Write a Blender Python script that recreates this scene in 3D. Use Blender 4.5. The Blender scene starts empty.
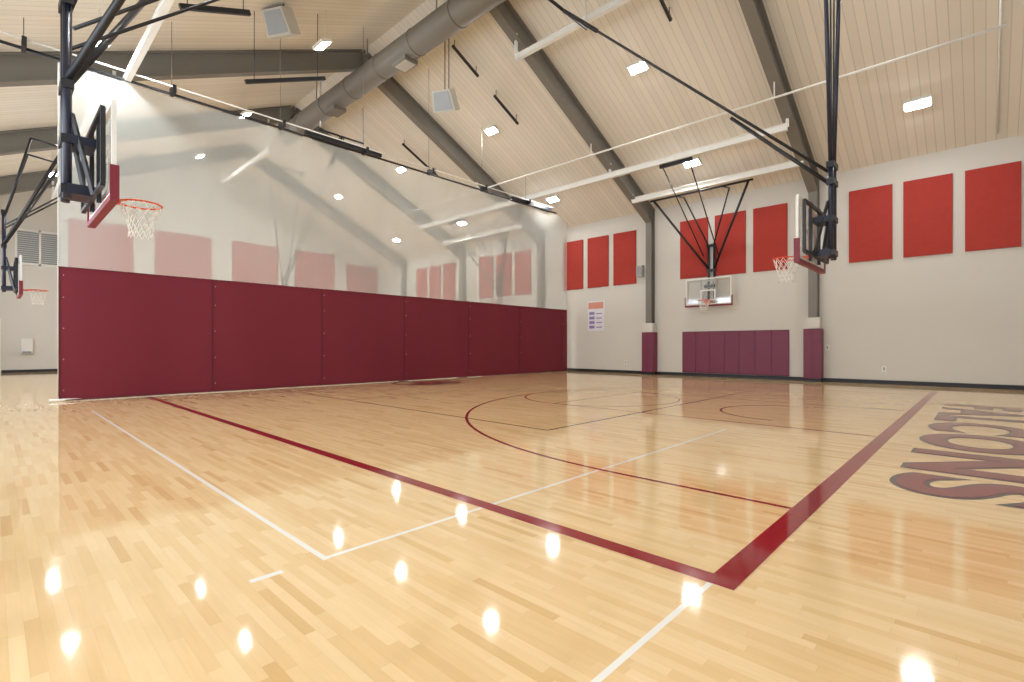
import bpy, math, random
from mathutils import Vector, Matrix
random.seed(4)
scene = bpy.context.scene
scene.view_settings.view_transform = 'Standard'
scene.view_settings.look = 'None'
scene.view_settings.exposure = 0.0

# ---------------------------------------------------------------- materials
def srgb(r, g, b):
    def c(v):
        v /= 255.0
        return v/12.92 if v <= 0.04045 else ((v+0.055)/1.055)**2.4
    return (c(r), c(g), c(b), 1.0)

def mat(name, col, rough=0.6, metal=0.0, spec=0.5, noise=0.06, nscale=3.0, bump=0.0, emit=0.0):
    m = bpy.data.materials.new(name); m.use_nodes = True
    nt = m.node_tree; b = nt.nodes['Principled BSDF']
    b.inputs['Roughness'].default_value = rough
    b.inputs['Metallic'].default_value = metal
    b.inputs['Specular IOR Level'].default_value = spec
    tc = nt.nodes.new('ShaderNodeTexCoord')
    nz = nt.nodes.new('ShaderNodeTexNoise'); nz.inputs['Scale'].default_value = nscale
    nz.inputs['Detail'].default_value = 3
    nt.links.new(tc.outputs['Object'], nz.inputs['Vector'])
    mr = nt.nodes.new('ShaderNodeMapRange')
    mr.inputs[3].default_value = 1-noise; mr.inputs[4].default_value = 1+noise
    nt.links.new(nz.outputs['Fac'], mr.inputs[0])
    mx = nt.nodes.new('ShaderNodeVectorMath'); mx.operation = 'SCALE'
    mx.inputs[0].default_value = col[:3]
    nt.links.new(mr.outputs[0], mx.inputs['Scale'])
    nt.links.new(mx.outputs[0], b.inputs['Base Color'])
    if bump:
        bp = nt.nodes.new('ShaderNodeBump'); bp.inputs['Strength'].default_value = bump
        n2 = nt.nodes.new('ShaderNodeTexNoise'); n2.inputs['Scale'].default_value = nscale*12
        nt.links.new(tc.outputs['Object'], n2.inputs['Vector'])
        nt.links.new(n2.outputs['Fac'], bp.inputs['Height'])
        nt.links.new(bp.outputs[0], b.inputs['Normal'])
    if emit:
        b.inputs['Emission Color'].default_value = (1, 0.99, 0.97, 1)
        b.inputs['Emission Strength'].default_value = emit
    return m

M = {}
M['wall'] = mat('wall_paint', srgb(212, 210, 204), 0.85, noise=0.02, nscale=0.6)
M['black'] = mat('black_steel', srgb(28, 30, 36), 0.4)
M['navy'] = mat('dark_blue_steel', srgb(28, 33, 52), 0.35)
M['white'] = mat('white_steel', srgb(232, 232, 228), 0.5)
M['grey'] = mat('grey_painted_steel', srgb(122, 119, 113), 0.55, noise=0.03)
M['duct'] = mat('duct_metal', srgb(118, 114, 106), 0.5, noise=0.03)
M['base'] = mat('rubber_base', srgb(28, 30, 38), 0.5)
M['red'] = mat('acoustic_fabric_red', srgb(172, 60, 52), 0.95, noise=0.08, nscale=6, bump=0.2)
M['pad'] = mat('vinyl_pad_maroon', srgb(114, 46, 74), 0.5, noise=0.04)
M['padline'] = mat('pad_seam', srgb(70, 22, 42), 0.6)
M['vinyl'] = mat('curtain_vinyl', srgb(114, 34, 50), 0.6, noise=0.04, nscale=1.0, spec=0.3)
M['seam'] = mat('curtain_seam', srgb(84, 20, 36), 0.6)
M['orange'] = mat('rim_orange', srgb(232, 84, 36), 0.4)
M['net'] = mat('net_cord', srgb(240, 238, 232), 0.8)
M['boardpad'] = mat('backboard_pad', srgb(120, 28, 48), 0.5)
M['speaker'] = mat('speaker_case', srgb(190, 188, 180), 0.6)
M['lamp'] = mat('lamp_lens', srgb(255, 255, 255), 0.5, emit=215.0)
M['maroonline'] = mat('maroon_floor_paint', srgb(140, 26, 38), 0.065, noise=0.05)
M['blackline'] = mat('black_floor_paint', srgb(72, 52, 50), 0.065, noise=0.05)
M['whiteline'] = mat('white_floor_paint', srgb(236, 234, 226), 0.065, noise=0.02)
M['textgrey'] = mat('charcoal_floor_paint', srgb(50, 46, 56), 0.065)
M['textred'] = mat('lettering_paint', srgb(130, 36, 46), .065)
M['poster'] = mat('poster_paper', srgb(226, 226, 234), 0.6)
M['posterp'] = mat('poster_purple', srgb(150, 132, 190), 0.6)
M['postero'] = mat('poster_orange', srgb(216, 150, 130), 0.6)
M['louver'] = mat('louver_grey', srgb(150, 156, 162), 0.4)
M['door'] = mat('door_paint', srgb(150, 130, 110), 0.5)

def glass_like(name, col, fac, glossy=False):
    m = bpy.data.materials.new(name); m.use_nodes = True
    nt = m.node_tree; nt.nodes.clear()
    o = nt.nodes.new('ShaderNodeOutputMaterial')
    mix = nt.nodes.new('ShaderNodeMixShader')
    tr = nt.nodes.new('ShaderNodeBsdfTransparent')
    if glossy:
        d = nt.nodes.new('ShaderNodeBsdfGlossy'); d.inputs['Roughness'].default_value = 0.05
    else:
        d = nt.nodes.new('ShaderNodeAddShader')
        a = nt.nodes.new('ShaderNodeBsdfDiffuse'); a.inputs['Color'].default_value = col
        t = nt.nodes.new('ShaderNodeBsdfTranslucent')
        t.inputs['Color'].default_value = tuple(c*0.3 for c in col[:3])+(1,)
        nt.links.new(a.outputs[0], d.inputs[0]); nt.links.new(t.outputs[0], d.inputs[1])
    if glossy: d.inputs['Color'].default_value = col
    mix.inputs[0].default_value = fac
    if not glossy:
        tc = nt.nodes.new('ShaderNodeTexCoord')
        nz = nt.nodes.new('ShaderNodeTexNoise'); nz.inputs['Scale'].default_value = 0.35
        mp = nt.nodes.new('ShaderNodeMapping'); mp.inputs['Rotation'].default_value = (0.6, 0, 0)  # slanted noise paints diagonal light streaks into the netting's opacity
        mp.inputs['Scale'].default_value = (1, 1.6, 0.3)
        nt.links.new(tc.outputs['Object'], mp.inputs[0]); nt.links.new(mp.outputs[0], nz.inputs['Vector'])
        mr = nt.nodes.new('ShaderNodeMapRange'); mr.inputs[1].default_value = .3; mr.inputs[2].default_value = .7
        mr.inputs[3].default_value = fac*0.92; mr.inputs[4].default_value = fac*1.1
        nt.links.new(nz.outputs['Fac'], mr.inputs[0]); nt.links.new(mr.outputs[0], mix.inputs[0])
    nt.links.new(tr.outputs[0], mix.inputs[1]); nt.links.new(d.outputs[0], mix.inputs[2])
    nt.links.new(mix.outputs[0], o.inputs[0])
    return m
M['mesh'] = glass_like('curtain_mesh', (0.66, 0.71, 0.70, 1), 0.42)
M['glass'] = glass_like('backboard_glass', (0.9, 0.95, 1, 1), 0.14, True)

def floor_material():
    m = bpy.data.materials.new('maple_floor'); m.use_nodes = True
    nt = m.node_tree; L = nt.links.new; N = nt.nodes.new
    b = nt.nodes['Principled BSDF']
    tc = N('ShaderNodeTexCoord'); sp = N('ShaderNodeSeparateXYZ'); L(tc.outputs['Object'], sp.inputs[0])
    def math_(op, a, bb=None):
        n = N('ShaderNodeMath'); n.operation = op
        for i, v in enumerate((a, bb)):
            if v is None: continue
            if isinstance(v, (int, float)): n.inputs[i].default_value = v
            else: L(v, n.inputs[i])
        return n.outputs[0]
    yr = math_('DIVIDE', sp.outputs['Y'], 0.052)
    row = math_('FLOOR', yr); fy = math_('FRACT', yr)
    w1 = N('ShaderNodeTexWhiteNoise'); w1.noise_dimensions = '1D'; L(row, w1.inputs['W'])
    xo = math_('ADD', math_('DIVIDE', sp.outputs['X'], 0.55), math_('MULTIPLY', w1.outputs['Value'], 37.0))
    col = math_('FLOOR', xo); fx = math_('FRACT', xo)
    cb = N('ShaderNodeCombineXYZ'); L(row, cb.inputs[0]); L(col, cb.inputs[1])
    w2 = N('ShaderNodeTexWhiteNoise'); w2.noise_dimensions = '2D'; L(cb.outputs[0], w2.inputs['Vector'])
    ramp = N('ShaderNodeValToRGB'); e = ramp.color_ramp.elements
    e[0].position = 0; e[0].color = srgb(214, 176, 122)
    e[1].position = 1; e[1].color = srgb(235, 206, 158)
    for p, c in ((0.06, srgb(224, 189, 137)), (0.5, srgb(230, 198, 148))):
        k = e.new(p); k.color = c
    L(w2.outputs['Value'], ramp.inputs[0])
    mp = N('ShaderNodeMapping'); mp.inputs['Scale'].default_value = (1.2, 14, 1); L(tc.outputs['Object'], mp.inputs[0])
    nz = N('ShaderNodeTexNoise'); nz.inputs['Scale'].default_value = 3; nz.inputs['Detail'].default_value = 5
    L(mp.outputs[0], nz.inputs['Vector'])
    mr = N('ShaderNodeMapRange'); mr.inputs[3].default_value = 0.93; mr.inputs[4].default_value = 1.07; L(nz.outputs['Fac'], mr.inputs[0])
    gap = math_('LESS_THAN', fy, 0.03)
    gx = math_('LESS_THAN', fx, 0.004)
    g = math_('MAXIMUM', gap, gx)
    gm = math_('SUBTRACT', 1.0, math_('MULTIPLY', g, 0.10))
    sc = math_('MULTIPLY', mr.outputs[0], gm)
    vm = N('ShaderNodeVectorMath'); vm.operation = 'SCALE'; L(ramp.outputs[0], vm.inputs[0]); L(sc, vm.inputs['Scale'])
    L(vm.outputs[0], b.inputs['Base Color'])
    b.inputs['Roughness'].default_value = 0.06
    b.inputs['Specular IOR Level'].default_value = 0.6
    n3 = N('ShaderNodeTexNoise'); n3.inputs['Scale'].default_value = 5.0; L(tc.outputs['Object'], n3.inputs['Vector'])
    bp = N('ShaderNodeBump'); bp.inputs['Strength'].default_value = 0.02; bp.inputs['Distance'].default_value = 0.02
    L(n3.outputs['Fac'], bp.inputs['Height']); L(bp.outputs[0], b.inputs['Normal'])
    return m
M['floor'] = floor_material()

def ceiling_material():
    m = bpy.data.materials.new('ceiling_deck'); m.use_nodes = True
    nt = m.node_tree; L = nt.links.new; N = nt.nodes.new
    b = nt.nodes['Principled BSDF']; b.inputs['Roughness'].default_value = 0.8
    tc = N('ShaderNodeTexCoord'); sp = N('ShaderNodeSeparateXYZ'); L(tc.outputs['Object'], sp.inputs[0])
    d = N('ShaderNodeMath'); d.operation = 'DIVIDE'; L(sp.outputs['X'], d.inputs[0]); d.inputs[1].default_value = 0.22
    fl = N('ShaderNodeMath'); fl.operation = 'FLOOR'; L(d.outputs[0], fl.inputs[0])
    fr = N('ShaderNodeMath'); fr.operation = 'FRACT'; L(d.outputs[0], fr.inputs[0])
    w = N('ShaderNodeTexWhiteNoise'); w.noise_dimensions = '1D'; L(fl.outputs[0], w.inputs['W'])
    mr = N('ShaderNodeMapRange'); mr.inputs[3].default_value = 0.95; mr.inputs[4].default_value = 1.03; L(w.outputs['Value'], mr.inputs[0])
    lt = N('ShaderNodeMath'); lt.operation = 'LESS_THAN'; L(fr.outputs[0], lt.inputs[0]); lt.inputs[1].default_value = 0.1
    k = N('ShaderNodeMath'); k.operation = 'MULTIPLY_ADD'; L(lt.outputs[0], k.inputs[0]); k.inputs[1].default_value = -0.2; L(mr.outputs[0], k.inputs[2])
    vm = N('ShaderNodeVectorMath'); vm.operation = 'SCALE'; vm.inputs[0].default_value = srgb(230, 224, 212)[:3]
    L(k.outputs[0], vm.inputs['Scale']); L(vm.outputs[0], b.inputs['Base Color'])
    return m
M['ceiling'] = ceiling_material()

# ---------------------------------------------------------------- mesh builder
class MB:
    def __init__(s): s.v = []; s.f = []; s.m = []; s.mats = []; s.sm = []
    def mi(s, k):
        if k not in s.mats: s.mats.append(k)
        return s.mats.index(k)
    def poly(s, pts, k, smooth=False):
        i = len(s.v); s.v += [tuple(p) for p in pts]; s.f.append(tuple(range(i, i+len(pts)))); s.m.append(s.mi(k)); s.sm.append(smooth)
    def hexa(s, p, k):
        i = len(s.v); s.v += [tuple(q) for q in p]
        for f in ((0,3,2,1),(4,5,6,7),(0,1,5,4),(1,2,6,5),(2,3,7,6),(3,0,4,7)):
            s.f.append(tuple(i+a for a in f)); s.m.append(s.mi(k)); s.sm.append(False)
    def box(s, x0, x1, y0, y1, z0, z1, k):
        s.hexa([(x0,y0,z0),(x1,y0,z0),(x1,y1,z0),(x0,y1,z0),(x0,y0,z1),(x1,y0,z1),(x1,y1,z1),(x0,y1,z1)], k)
    def beam(s, p1, p2, w, h, k, side=None):
        p1 = Vector(p1); p2 = Vector(p2); d = (p2-p1).normalized()
        if side is None:
            side = d.cross(Vector((0,0,1)))
            if side.length < 1e-4: side = Vector((1,0,0))
        side = Vector(side).normalized(); up = side.cross(d).normalized()
        a = side*w/2; b = up*h/2
        s.hexa([p1-a-b, p1+a-b, p2+a-b, p2-a-b, p1-a+b, p1+a+b, p2+a+b, p2-a+b], k)
    def tube(s, p1, p2, r, k, n=10, r2=None):
        p1 = Vector(p1); p2 = Vector(p2); d = (p2-p1).normalized(); r2 = r if r2 is None else r2
        a = d.orthogonal().normalized(); b = d.cross(a)
        i = len(s.v)
        for p, rr in ((p1, r), (p2, r2)):
            for j in range(n):
                t = 2*math.pi*j/n; s.v.append(tuple(p+(a*math.cos(t)+b*math.sin(t))*rr))
        for j in range(n):
            s.f.append((i+j, i+(j+1)%n, i+n+(j+1)%n, i+n+j)); s.m.append(s.mi(k)); s.sm.append(True)
        s.f.append(tuple(i+j for j in range(n))[::-1]); s.m.append(s.mi(k)); s.sm.append(False)
        s.f.append(tuple(i+n+j for j in range(n))); s.m.append(s.mi(k)); s.sm.append(False)
    def path(s, pts, r, k, n=6):
        for a, b in zip(pts[:-1], pts[1:]): s.tube(a, b, r, k, n)
    def ring(s, c, R, r, k, n=28):
        pts = [Vector(c)+Vector((math.cos(2*math.pi*i/n)*R, math.sin(2*math.pi*i/n)*R, 0)) for i in range(n+1)]
        s.path(pts, r, k, 8)
    def done(s, name):
        me = bpy.data.meshes.new(name); me.from_pydata(s.v, [], s.f)
        for k in s.mats: me.materials.append(M[k])
        me.polygons.foreach_set('material_index', s.m); me.polygons.foreach_set('use_smooth', s.sm)
        me.update(); o = bpy.data.objects.new(name, me); scene.collection.objects.link(o); return o

# ---------------------------------------------------------------- dimensions
YN, YS, XW, XE = 20.2, -2.5, -33.0, 3.0
YR, SN, SS, ZE = 9.7, 0.49, 0.44, 7.25
ZR = ZE + SN*(YN-YR)
def sl(y): return SN if y > YR else SS
def zc(y): return ZR - sl(y)*abs(y-YR)
COLX = [1.92, -4.38, -10.68, -16.98, -23.28, -29.58]

# floor
b = MB(); b.box(XW-.2, XE+.2, YS-.2, YN+.2, -0.2, 0, 'floor'); b.done('floor')
# north wall
b = MB(); b.box(XW-.2, XE+.2, YN, YN+.2, 0, ZE+.15, 'wall'); b.done('wall_north')
for nm, xa, xb in (('wall_west', XW-.2, XW), ('wall_east', XE, XE+.2)):
    b = MB()
    pr = [(YS, 0), (YN, 0), (YN, zc(YN)+.1), (YR, ZR+.1), (YS, zc(YS)+.1)]
    b.poly([(xa, y, z) for y, z in pr], 'wall'); b.poly([(xb, y, z) for y, z in pr][::-1], 'wall')
    for i in range(5):
        (y0, z0), (y1, z1) = pr[i], pr[(i+1) % 5]
        b.poly([(xa, y0, z0), (xb, y0, z0), (xb, y1, z1), (xa, y1, z1)], 'wall')
    b.done(nm)
# south wall, out of view; window openings added to let in sky fill
b = MB(); zt = zc(YS)+.15
b.box(XW, XE, YS-.2, YS, 0, 0.9, 'wall'); b.box(XW, XE, YS-.2, YS, 5.3, zt, 'wall')
fill_wins = []
for i in range(len(COLX)-1):
    c = (COLX[i]+COLX[i+1])/2; fill_wins.append((c-2.6, c+2.6))
fill_wins.sort(); cur = XW
for a, c in fill_wins:
    b.box(cur, a, YS-.2, YS, 0.9, 5.3, 'wall'); cur = c
b.box(cur, XE, YS-.2, YS, 0.9, 5.3, 'wall'); b.done('wall_south')
for i, (a, c) in enumerate(fill_wins):  # frames of the unseen windows added for soft fill light
    b = MB()
    for z in (0.93, 3.0, 5.27): b.box(a, c, YS-.13, YS-.07, z-.03, z+.03, 'black')
    for k in range(5):
        x = a+.03+(c-a-.06)*k/4; b.box(x-.03, x+.03, YS-.13, YS-.07, .9, 5.3, 'black')
    b.done('window_%d' % (i+1))
# ceiling
b = MB()
for y0, y1 in ((YR, YN+.2), (YR, YS-.2)):
    z0, z1 = zc(y0), ZR-(SN if y1 > YR else SS)*abs(y1-YR)
    b.hexa([(XW-.2,y0,z0),(XE+.2,y0,z0),(XE+.2,y1,z1),(XW-.2,y1,z1),(XW-.2,y0,z0+.2),(XE+.2,y0,z0+.2),(XE+.2,y1,z1+.2),(XW-.2,y1,z1+.2)], 'ceiling')
b.done('ceiling')
# baseboards
b = MB(); b.box(XW, XE, YN-.02, YN, 0, .13, 'base'); b.done('baseboard_north')
b = MB(); b.box(XW, XW+.02, YS, YN-.02, 0, .13, 'base'); b.done('baseboard_west')

# steel frames
def ibeam(b, p1, p2, w, h, k, side):
    p1 = Vector(p1); p2 = Vector(p2); d = (p2-p1).normalized(); up = Vector(side).cross(d).normalized()
    if up.z < 0 : up = -up
    b.beam(p1, p2, .05, h-.02, k, side)
    for q in (1, -1):
        b.beam(p1+up*q*h/2, p2+up*q*h/2, w, .04, k, side)
for x in COLX:
    b = MB(); H = .62
    off = H/2*1.11+.03
    ibeam(b, (x, YN-.15, zc(YN-.15)-off), (x, YR, ZR-off), .30, H, 'grey', (1,0,0))
    ibeam(b, (x, YS+.15, zc(YS+.15)-off), (x, YR, ZR-off), .30, H, 'grey', (1,0,0))
    b.beam((x, YR-.02, ZR-.06), (x, YR+.02, ZR-.06-H*1.15), .3, .05, 'grey', (1,0,0))
    for yy, sg in ((YN-.16, -1), (YS+.16, 1)):
        zt = zc(yy)-.1
        b.box(x-.03, x+.03, yy-.14, yy+.14, 0, zt, 'grey')
        b.box(x-.14, x+.14, yy-.15, yy-.12, 0, zt, 'grey'); b.box(x-.14, x+.14, yy+.12, yy+.15, 0, zt, 'grey')
    b.done('steel_frame')
# column pads + sleeves
for x in COLX:
    b = MB()
    b.box(x-.27, x+.27, YN-.42, YN-.33, .12, 1.85, 'pad')
    b.box(x-.27, x-.19, YN-.33, YN-.02, .12, 1.85, 'pad'); b.box(x+.19, x+.27, YN-.33, YN-.02, .12, 1.85, 'pad')
    b.box(x-.005, x+.005, YN-.424, YN-.42, .12, 1.85, 'padline')
    b.box(x-.22, x+.22, YN-.38, YN-.33, 1.86, 2.25, 'wall')
    b.box(x-.22, x-.16, YN-.33, YN-.02, 1.86, 2.25, 'wall'); b.box(x+.16, x+.22, YN-.33, YN-.02, 1.86, 2.25, 'wall')
    b.box(x-.25, x+.25, YN-.40, YN-.33, 0, .10, 'base')
    b.done('column_pad')
# wall pads
for xa, xb in ((-9.26, -5.2), (-21.7, -17.6)):
    b = MB(); n = 7; w = (xb-xa)/n
    for i in range(n):
        b.box(xa+i*w+.006, xa+(i+1)*w-.006, YN-.07, YN-.022, .16, 1.83, 'pad')
    b.box(xa, xb, YN-.022, YN-.001, .14, 1.85, 'padline')
    b.done('wall_padding')
# acoustic panels
for c in (-1.31, -7.31, -13.5, -19.85, -26.2):
    for k in (-1, 0, 1):
        xx = c+k*1.46; b = MB()
        b.box(xx-.59, xx+.59, YN-.05, YN-.001, 4.08, 6.5, 'red')
        b.box(xx-.575, xx+.575, YN-.06, YN-.05, 4.095, 6.485, 'red'); b.done('acoustic_panel')
for y0, y1 in ((2.67,5.27),(6.24,8.97),(10.09,12.79),(13.88,16.6),(17.5,20.0)):
    b = MB(); b.box(XW+.001, XW+.05, y0, y1, 5.1, 7.6 if y1 < 20 else 7.1, 'red')
    b.box(XW+.05, XW+.06, y0+.02, y1-.02, 5.12, 7.58 if y1 < 20 else 7.08, 'red'); b.done('acoustic_panel')
# west louvre window
b = MB()
b.box(XW, XW+.06, .8, 2.5, 5.1, 5.2, 'white'); b.box(XW, XW+.06, .8, 2.5, 6.7, 6.8, 'white')
for y in (.8, 1.62, 2.42): b.box(XW, XW+.06, y, y+.08, 5.1, 6.8, 'white')
for i in range(15): b.box(XW, XW+.04, .85, 2.45, 5.22+i*.1, 5.28+i*.1, 'louver')
b.done('window_6')
b = MB(); b.box(XW+.001, XW+.05, -1.6, .35, 0, 2.5, 'white'); b.box(XW+.05, XW+.08, -1.5, .25, .02, 2.4, 'door'); b.box(XW+.08, XW+.14, -.7, -.55, 1.0, 1.05, 'black'); b.done('door_1')
b = MB(); b.box(XW+.001, XW+.15, 1.0, 1.4, .9, 1.6, 'white'); b.box(XW+.15, XW+.25, 1.05, 1.35, .9, 1.0, 'louver'); b.done('drinking_fountain')

# poster
b = MB(); b.box(-14.1, -13.15, YN-.02, YN-.001, 1.98, 3.43, 'poster')
b.box(-14.05, -13.2, YN-.024, YN-.02, 3.05, 3.36, 'postero')
for i in range(4):
    b.box(-14.0, -13.7, YN-.024, YN-.02, 2.1+i*.22, 2.24+i*.22, 'posterp'); b.box(-13.6, -13.28, YN-.024, YN-.02, 2.13+i*.22, 2.18+i*.22, 'posterp')
b.done('wall_poster')
b = MB(); b.box(-11.35, -11.05, YN-.2, YN, 4.35, 4.85, 'speaker'); b.box(-11.32, -11.08, YN-.22, YN-.2, 4.4, 4.8, 'louver'); b.done('wall_speaker')
for x, z in ((-2.4, 0.5), (-4.0, 1.2), (-12.0, .5)):
    b = MB(); b.box(x-.06, x+.06, YN-.015, YN, z-.09, z+.09, 'white'); b.box(x-.025, x+.025, YN-.02, YN-.015, z-.05, z+.05, 'louver'); b.done('wall_outlet')

# ceiling lamps
for i, x in enumerate((-1.4, -8.0, -14.7, -21.2, -27.7)):
    for y in (1.7, 6.8, 14.25, 18.25):
        b = MB(); north = y > YR
        xx = x if north else (-1.4, -7.95, -14.3, -20.8, -26.8)[i]
        s = -SN if north else 0.417
        dv = Vector((0, 1, s)).normalized(); nv = Vector((0, s, -1)).normalized()
        c = Vector((xx, y, zc(y) if north else 7.45+.417*y))
        c1 = c+nv*.055
        b.beam(c1-dv*.17, c1+dv*.17, .62, .09, 'white', (1,0,0))
        c2 = c+nv*.108
        b.beam(c2-dv*.12, c2+dv*.12, .5, .016, 'lamp', (1,0,0))
        if not north:
            for a in (-.25, .25): b.tube((xx+a, y, c.z), (xx+a, y, zc(y)), .008, 'white', 6)
        b.done('ceiling_lamp')

# ridge duct
b = MB(); dy, dz = 9.3, 10.85
b.tube((-21.3, dy, dz), (2.6, dy, dz), .40, 'duct', 28)
for x in range(-21, 3, 2): b.tube((x-.03, dy, dz), (x+.03, dy, dz), .415, 'duct', 28)
b.tube((-21.3, dy, dz), (-22.6, dy-.2, dz-.3), .40, 'duct', 28, .36)
for x in range(-20, 2, 4): b.beam((x, dy, dz+.38), (x, dy, zc(dy)), .03, .03, 'grey')
b.box(-14.0, -13.3, dy-.25, dy+.25, dz-.5, dz-.36, 'duct'); b.box(-18.7, -18.0, dy-.25, dy+.25, dz-.5, dz-.36, 'duct')
b.box(-13.95, -13.35, dy-.2, dy+.2, dz-.51, dz-.5, 'speaker')
b.done('ventilation_duct')

# white support beams
def wbeam(name, x0, x1, y, z, h=.2, w=.14, hang=True):
    b = MB(); b.beam((x0, y, z), (x1, y, z), .05, h, 'white')
    b.beam((x0, y, z+h/2), (x1, y, z+h/2), w, .02, 'white'); b.beam((x0, y, z-h/2), (x1, y, z-h/2), w, .02, 'white')
    if hang:
        for x in COLX:
            if x0-.1 <= x <= x1+.1: b.box(x-.04, x+.04, y-.04, y+.04, z, zc(y)-.5, 'white')
    return b.done(name)
wbeam('support_beam', -10.68, -4.38, 18.5, 7.32)
wbeam('support_beam', -23.28, -4.38, 16.8, 7.95)
wbeam('support_beam', -23.28, -16.98, 18.5, 7.32)
wbeam('support_beam', -16.98, -4.38, 2.3, 7.75, .16, .12)
wbeam('support_beam', -29.58, -16.98, 1.9, 7.6)
wbeam('support_beam', -10.68, 1.92, 11.4, 10.3, .16, .12)
wbeam('support_beam', -10.68, 1.92, 7.4, 10.3)
wbeam('support_beam', -29.58, -23.28, 8.6, 10.0)
b = MB(); b.tube((-30, 15.5, 8.45), (.4, 15.5, 8.35), .03, 'white')
for x in COLX[1:]: b.tube((x, 15.5, 8.4), (x, 15.5, zc(15.5)-.6), .02, 'white')
b.tube((.25, 15.5, 8.35), (.25, 15.5, zc(15.5)-.05), .02, 'white'); b.tube((.25, 15.5, zc(15.5)-.06), (.25, 19.9, zc(19.9)-.06), .02, 'white')
b.done('conduit_pipe')
# black linear ceiling rails
for x, y0, y1 in ((-13.2, 10.9, 12.1), (-13.2, 12.9, 14.2), (-19.3, 13.0, 15.0), (-6.4, 12.4, 13.2)):
    b = MB(); b.beam((x, y0, zc(y0)-.28), (x, y1, zc(y1)-.28), .07, .08, 'black', (1,0,0))
    b.tube((x, y0+.1, zc(y0)-.28), (x, y0+.1, zc(y0+.1)), .012, 'black'); b.tube((x, y1-.1, zc(y1)-.28), (x, y1-.1, zc(y1-.1)), .012, 'black'); b.done('ceiling_rail')
for x, y0, z0, y1, z1 in ((-14.3, 4.7, 8.3, 6.9, 9.25), (-11.6, 2.6, 8.0, 3.9, 8.5)):
    b = MB(); b.beam((x, y0, z0), (x, y1, z1), .08, .1, 'black', (1,0,0))
    for t in (.1, .9):
        y = y0+(y1-y0)*t; z = z0+(z1-z0)*t; b.tube((x, y, z), (x, y, zc(y)), .01, 'black', 6)
    b.done('ceiling_rail')
# speakers
for x, y, z in ((-12.6, 10.1, 9.15), (-14.0, 5.5, 10.12)):
    b = MB()
    R = Matrix.Rotation(.5, 4, 'Z') @ Matrix.Rotation(.5, 4, 'X'); C = Vector((x, y, z))
    def tb(hx, hy, hz, k, o=Vector((0,0,0))):
        b.hexa([C+R@(Vector(q)+o) for q in ((-hx,-hy,-hz),(hx,-hy,-hz),(hx,hy,-hz),(-hx,hy,-hz),(-hx*.8,-hy,hz),(hx*.8,-hy,hz),(hx*.8,hy,hz),(-hx*.8,hy,hz))], k)
    tb(.38, .24, .32, 'speaker'); tb(.31, .01, .27, 'louver', Vector((0, -.25, 0)))
    b.tube(C, (x, y, zc(y)), .015, 'black'); b.tube(C+Vector((.2,0,0)), (x+.2, y, zc(y)), .015, 'black'); b.done('hanging_speaker')

# ---------------------------------------------------------------- divider curtain
XC = -15.05; Y0, Y1 = 1.05, 19.75; ZV = 3.03
def cx(y, z):
    p = (y-Y0) % 3.05/3.05
    return XC + .03*math.sin(p*2*math.pi)*(.4+.6*(1-z/8)) + .004*math.sin(y*5.3+.4*z)
b = MB(); ny = 380
def ct(y): return min(7.62, zc(y)-.12)
def grid(zf, k, n):
    i0 = len(b.v); nz = n
    for i in range(ny+1):
        y = Y0+(Y1-Y0)*i/ny
        for j in range(nz+1):
            z = zf(y, j/nz); b.v.append((cx(y, z), y, z))
    for i in range(ny):
        for j in range(nz):
            a = i0+i*(nz+1)+j; b.f.append((a, a+nz+1, a+nz+2, a+1)); b.m.append(b.mi(k)); b.sm.append(True)
grid(lambda y, t: .02+(ZV-.02)*t, 'vinyl', 6)
grid(lambda y, t: ZV+(ct(y)-ZV)*t, 'mesh', 6)
for i in range(7):
    y = Y0+i*3.05+.02
    if y > Y1: break
    b.beam((cx(y, 1)+.008, y, .03), (cx(y, 3)+.008, y, ZV), .008, .025, 'seam', (1,0,0))
    for z in (.25, .95, 1.65, 2.35, 2.85):
        b.tube((cx(y+.07, z)+.004, y+.07, z), (cx(y+.07, z)+.009, y+.07, z), .008, 'white', 8)
b.path([(cx(y, ZV)+.008, y, ZV) for y in [Y0+(Y1-Y0)*i/120 for i in range(121)]], .01, 'seam', 6)
b.path([(cx(y, .02)+.01, y, .03) for y in [Y0+(Y1-Y0)*i/120 for i in range(121)]], .014, 'seam', 6)
b.tube((XC, Y0, .03), (XC, Y0, 7.6), .008, 'white')
b.tube((XC, Y0-.15, .035), (XC, Y0+.4, .035), .03, 'white')
# track and drive
b.tube((XC, -.6, 7.68), (XC, 18.9, 7.68), .035, 'black'); b.tube((XC+.25, -.6, 7.78), (XC+.25, 18.5, 7.78), .02, 'white')
for y in [0.5+2.7*i for i in range(7)]:
    if y < 18.4:
        b.box(XC-.06, XC+.3, y-.04, y+.04, 7.62, 7.82, 'black'); b.tube((XC, y, 7.7), (XC, y, zc(y)), .008, 'grey')
b.beam((XC+.1, 6.6, 7.74), (XC+.1, 9.2, 7.74), .14, .12, 'black'); b.beam((XC, 15.8, 7.72), (XC, 18.4, 7.72), .2, .16, 'black')
b.done('divider_curtain')

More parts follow.
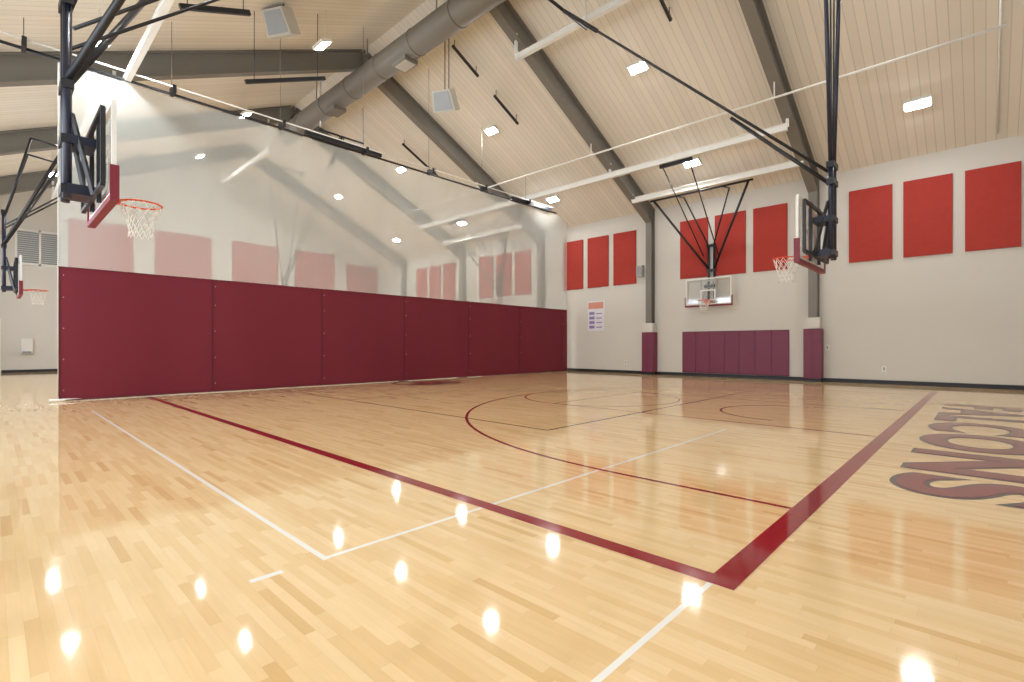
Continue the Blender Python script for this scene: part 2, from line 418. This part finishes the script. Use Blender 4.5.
# ---------------------------------------------------------------- basketball goals
def goal(bx, by, f, dz=0.0, kind='cross'):
    f = Vector((f[0], f[1], 0)); l = Vector((-f.y, f.x, 0)); U = Vector((0,0,1)); O = Vector((bx, by, dz))
    def P(a, c, z): return O + l*a + f*c + U*z
    b = MB()
    def bx_(a0, a1, c0, c1, z0, z1, k):
        b.hexa([P(a0,c0,z0),P(a1,c0,z0),P(a1,c1,z0),P(a0,c1,z0),P(a0,c0,z1),P(a1,c0,z1),P(a1,c1,z1),P(a0,c1,z1)], k)
    z0, z1 = 2.90, 3.97; W = .915
    bx_(-W+.04, W-.04, -.01, .01, z0+.04, z1-.04, 'glass')
    for a in (-W, W-.05): bx_(a, a+.05, -.03, .014, z0, z1, 'white')
    bx_(-W+.05, W-.05, -.03, .014, z1-.05, z1, 'white'); bx_(-W+.05, W-.05, -.03, .014, z0, z0+.05, 'white')
    for q in ((-.305,-.245,3.05,3.5),(.245,.305,3.05,3.5),(-.245,.245,3.44,3.5),(-.245,.245,3.05,3.11)):
        bx_(q[0], q[1], .011, .016, q[2], q[3], 'white')
    bx_(-W-.03, W+.03, -.05, .035, z0-.07, z0-.005, 'boardpad')
    for a in (-W-.03, W+.0): bx_(a, a+.03, -.05, .035, z0-.005, z0+.33, 'boardpad')
    # rear frame
    fr = 'black' if by < 15 else 'speaker'
    for a in (-.3, .3): b.beam(P(a,-.07,z0+.02), P(a,-.07,z1-.02), .045, .045, fr)
    for z in (z0+.12, z1-.1): b.beam(P(-.85,-.1,z), P(.85,-.1,z), .045, .05, fr)
    for a in (-.85, .85): b.beam(P(a,-.1,z0+.12), P(a,-.1,z1-.1), .045, .045, fr)
    b.beam(P(-.3,-.12,z0+.1), P(-.12,-.3,z1), .04, .04, fr); b.beam(P(.3,-.12,z0+.1), P(.12,-.3,z1), .04, .04, fr)
    bx_(-.2, .2, -.34, -.08, 3.0, 3.12, 'navy'); bx_(-.2, .2, -.34, -.08, 3.6, 3.7, 'navy')
    # rim
    bx_(-.1, .1, .012, .05, 2.93, 3.1, 'orange'); bx_(-.07, .07, .05, .17, 3.02, 3.055, 'orange')
    rc = P(0, .39, 3.05); b.ring(rc, .229, .011, 'orange')
    b.beam(P(-.07,.05,3.03), P(-.15,.22,3.04), .015, .015, 'orange'); b.beam(P(.07,.05,3.03), P(.15,.22,3.04), .015, .015, 'orange')
    n = 12; rows = [(.225, 0), (.2, .09), (.17, .18), (.14, .27), (.125, .36), (.135, .44)]
    for i in range(n):
        for j in range(len(rows)-1):
            (ra, da), (rb, db) = rows[j], rows[j+1]
            ta = 2*math.pi*(i+.5*(j % 2))/n
            for sg in (-.5, .5):
                tb_ = ta+sg*2*math.pi/n
                b.tube(rc+Vector((ra*math.cos(ta), ra*math.sin(ta), -da)), rc+Vector((rb*math.cos(tb_), rb*math.sin(tb_), -db)), .005, 'net', 4)
    # mast
    zz = 5.3 if kind == 'cross' else 4.6
    b.tube(P(-.11,-.34,2.95), P(-.11,-.34,zz), .045, 'navy'); b.tube(P(.11,-.34,2.95), P(.11,-.34,zz), .045, 'navy')
    for z in (3.06, 3.65, 4.3, zz): bx_(-.17, .17, -.4, -.28, z-.05, z+.05, 'black')
    if kind == 'cross':
        zb = 7.2-dz
        for a in (-1.85, 1.85): b.tube(P(math.copysign(.1,a),-.34,zz-.95), P(a,.95,zb), .045, 'black')
        for a in (-.9, .9): b.tube(P(math.copysign(.1,a),-.3,zz), P(a,.2,zb+.1), .03, 'black')
        b.tube(P(-2.0,.95,zb), P(2.0,.95,zb), .04, 'black')
        for a in (-.9, .9): b.tube(P(a,.2,zb+.1), P(a,.97,zb), .03, 'black')
        for a in (-1, 1): b.tube(P(a*.3,-.3,zz-.4), P(a*.5,2.9,7.8), .022, 'black')
        bx_(-.6, .6, 2.8, 2.9, 7.72, 7.85, 'black')
    else:
        zt = 10.2
        for a in (-1, 1):
            b.tube(P(a*.11,-.34,zz-.1), P(a*.85,-.34,zt), .034, 'navy')
            b.tube(P(a*.05,-.34,zz-.1), P(a*.22,-.34,zt), .014, 'black')
            b.tube(P(a*.1,-.3,4.5), P(a*.1,5.6,10.1), .020, 'black')
        b.tube(P(0,-.3,4.3), P(0,1.4,6.0), .035, 'black'); b.tube(P(0,4.6,9.15), P(0,5.6,10.1), .05, 'black')
        b.tube(P(-1.0,-.34,zt), P(1.0,-.34,zt), .04, 'black')
        b.tube(P(-1.0,5.6,10.1), P(1.0,5.6,10.1), .04, 'black')
        for a in (-1, 1):
            for c in (-.34, 5.6):
                q = P(a*.95, c, zt); b.tube(q, (q.x, q.y, zc(q.y)), .03, 'white')
    b.done('basketball_hoop')
goal(-8.0, .97, (0, 1), dz=.05)
goal(-8.0, 19.72, (0, -1), dz=0)
goal(-21.0, .62, (0, 1), dz=-.1)
goal(-20.1, 19.72, (0, -1), dz=0)
goal(-2.3, 10.27, (-1, 0), dz=-.17, kind='main')
goal(-25.3, 10.27, (1, 0), dz=0, kind='main')

# ---------------------------------------------------------------- court markings
b = MB()
def rect(x0, x1, y0, y1, k, z):
    b.poly([(x0,y0,z),(x1,y0,z),(x1,y1,z),(x0,y1,z)], k)
def arc(cx_, cy, R, a0, a1, w, k, z, n=64):
    for i in range(n):
        t0 = math.radians(a0+(a1-a0)*i/n); t1 = math.radians(a0+(a1-a0)*(i+1)/n)
        b.poly([(cx_+(R-w/2)*math.cos(t0), cy+(R-w/2)*math.sin(t0), z), (cx_+(R+w/2)*math.cos(t0), cy+(R+w/2)*math.sin(t0), z),
                (cx_+(R+w/2)*math.cos(t1), cy+(R+w/2)*math.sin(t1), z), (cx_+(R-w/2)*math.cos(t1), cy+(R-w/2)*math.sin(t1), z)], k)
CY = 10.27; ML, BL, WL = 'maroonline', 'blackline', 'whiteline'
ya, yb = 2.62, 17.92; xe = -.93; xw = -26.7
rect(-12.5, -2.79, 1.34, 1.375, WL, .0008); rect(-2.835, -2.8, 1.34, 7.6, WL, .0009); rect(-2.845, -2.8, .95, 1.12, WL, .0008)
rect(-1.065, -1.035, -1.0, 2.62, WL, .0008)
for y in (5.7, 14.7): rect(-22.7, -4.7, y-.02, y+.02, BL, .0012)
for x in (-4.7, -22.7, -10.7, -16.7): rect(x-.02, x+.02, 5.7, 14.7, BL, .0014)
rect(xw, xe, ya, ya+.12, ML, .0018); rect(xw, xe, yb-.12, yb, ML, .0018)
rect(xe-.15, xe, ya, yb, ML, .0020); rect(xw, xw+.15, ya, yb, ML, .0020)
for s, x0 in ((1, -1.0), (-1, -26.6)):
    hx = x0-s*1.6; fx = x0-s*5.8
    a, c = sorted((x0, hx))
    for y in (CY-6.02, CY+6.02): rect(a, c, y-.025, y+.025, ML, .0016)
    arc(hx, CY, 6.02, 90 if s > 0 else -90, 270 if s > 0 else 90, .05, ML, .0016)
    a, c = sorted((x0, fx))
    for y in (CY-1.83, CY+1.83): rect(a, c, y-.02, y+.02, ML, .0016)
    rect(fx-.02, fx+.02, CY-1.83, CY+1.83, ML, .0017)
    arc(fx, CY, 1.83, 0, 360, .04, ML, .0015)
    arc(hx, CY, 1.22, 90 if s > 0 else -90, 270 if s > 0 else 90, .04, ML, .0015)
rect(-13.83, -13.77, ya, yb, BL, .0013)
b.done('court_line_markings')
# centre logo
b = MB(); arc(-13.8, CY, 1.1, 0, 360, .14, 'textgrey', .0022); arc(-13.8, CY, .5, -60, 200, .35, ML, .0022)
rect(-14.2, -12.9, CY-.35, CY+.05, ML, .0025); rect(-13.6, -13.1, CY-.9, CY+.8, 'textgrey', .0024)
b.done('floor_logo')
# lettering
def letters(name, m, off, z):
    cu = bpy.data.curves.new(name, 'FONT'); cu.body = 'FALCONS'; cu.size = 1.48; cu.offset = off; cu.space_character = 1.14
    cu.align_x = 'CENTER'; cu.align_y = 'BOTTOM_BASELINE'; cu.materials.append(m)
    o = bpy.data.objects.new(name, cu); scene.collection.objects.link(o); o.location = (-.56, 9.90, z)
    o.rotation_euler = (0, 0, -math.pi/2); o.scale = (1.25, 1.0, 1); return o
e = bpy.data.objects.new('floor_lettering', None); scene.collection.objects.link(e)
for o in (letters('letter_outline', M['textgrey'], .078, .0012), letters('letter_fill', M['textred'], .034, .0026)):
    o.parent = e

# ---------------------------------------------------------------- world + camera
w = bpy.data.worlds.new('World'); scene.world = w; w.use_nodes = True
bg = w.node_tree.nodes['Background']; bg.inputs[0].default_value = (0.88, 0.94, 1, 1); bg.inputs[1].default_value = 5.2

cam = bpy.data.cameras.new('camera'); co = bpy.data.objects.new('camera', cam); scene.collection.objects.link(co)
cam.sensor_width = 36; cam.lens = 497/1024*36; cam.shift_y = 5/1024; cam.clip_start = .05; cam.clip_end = 200
co.location = (0, 0, 1.25); co.rotation_euler = (math.radians(90), 0, math.radians(43.6))
scene.camera = co
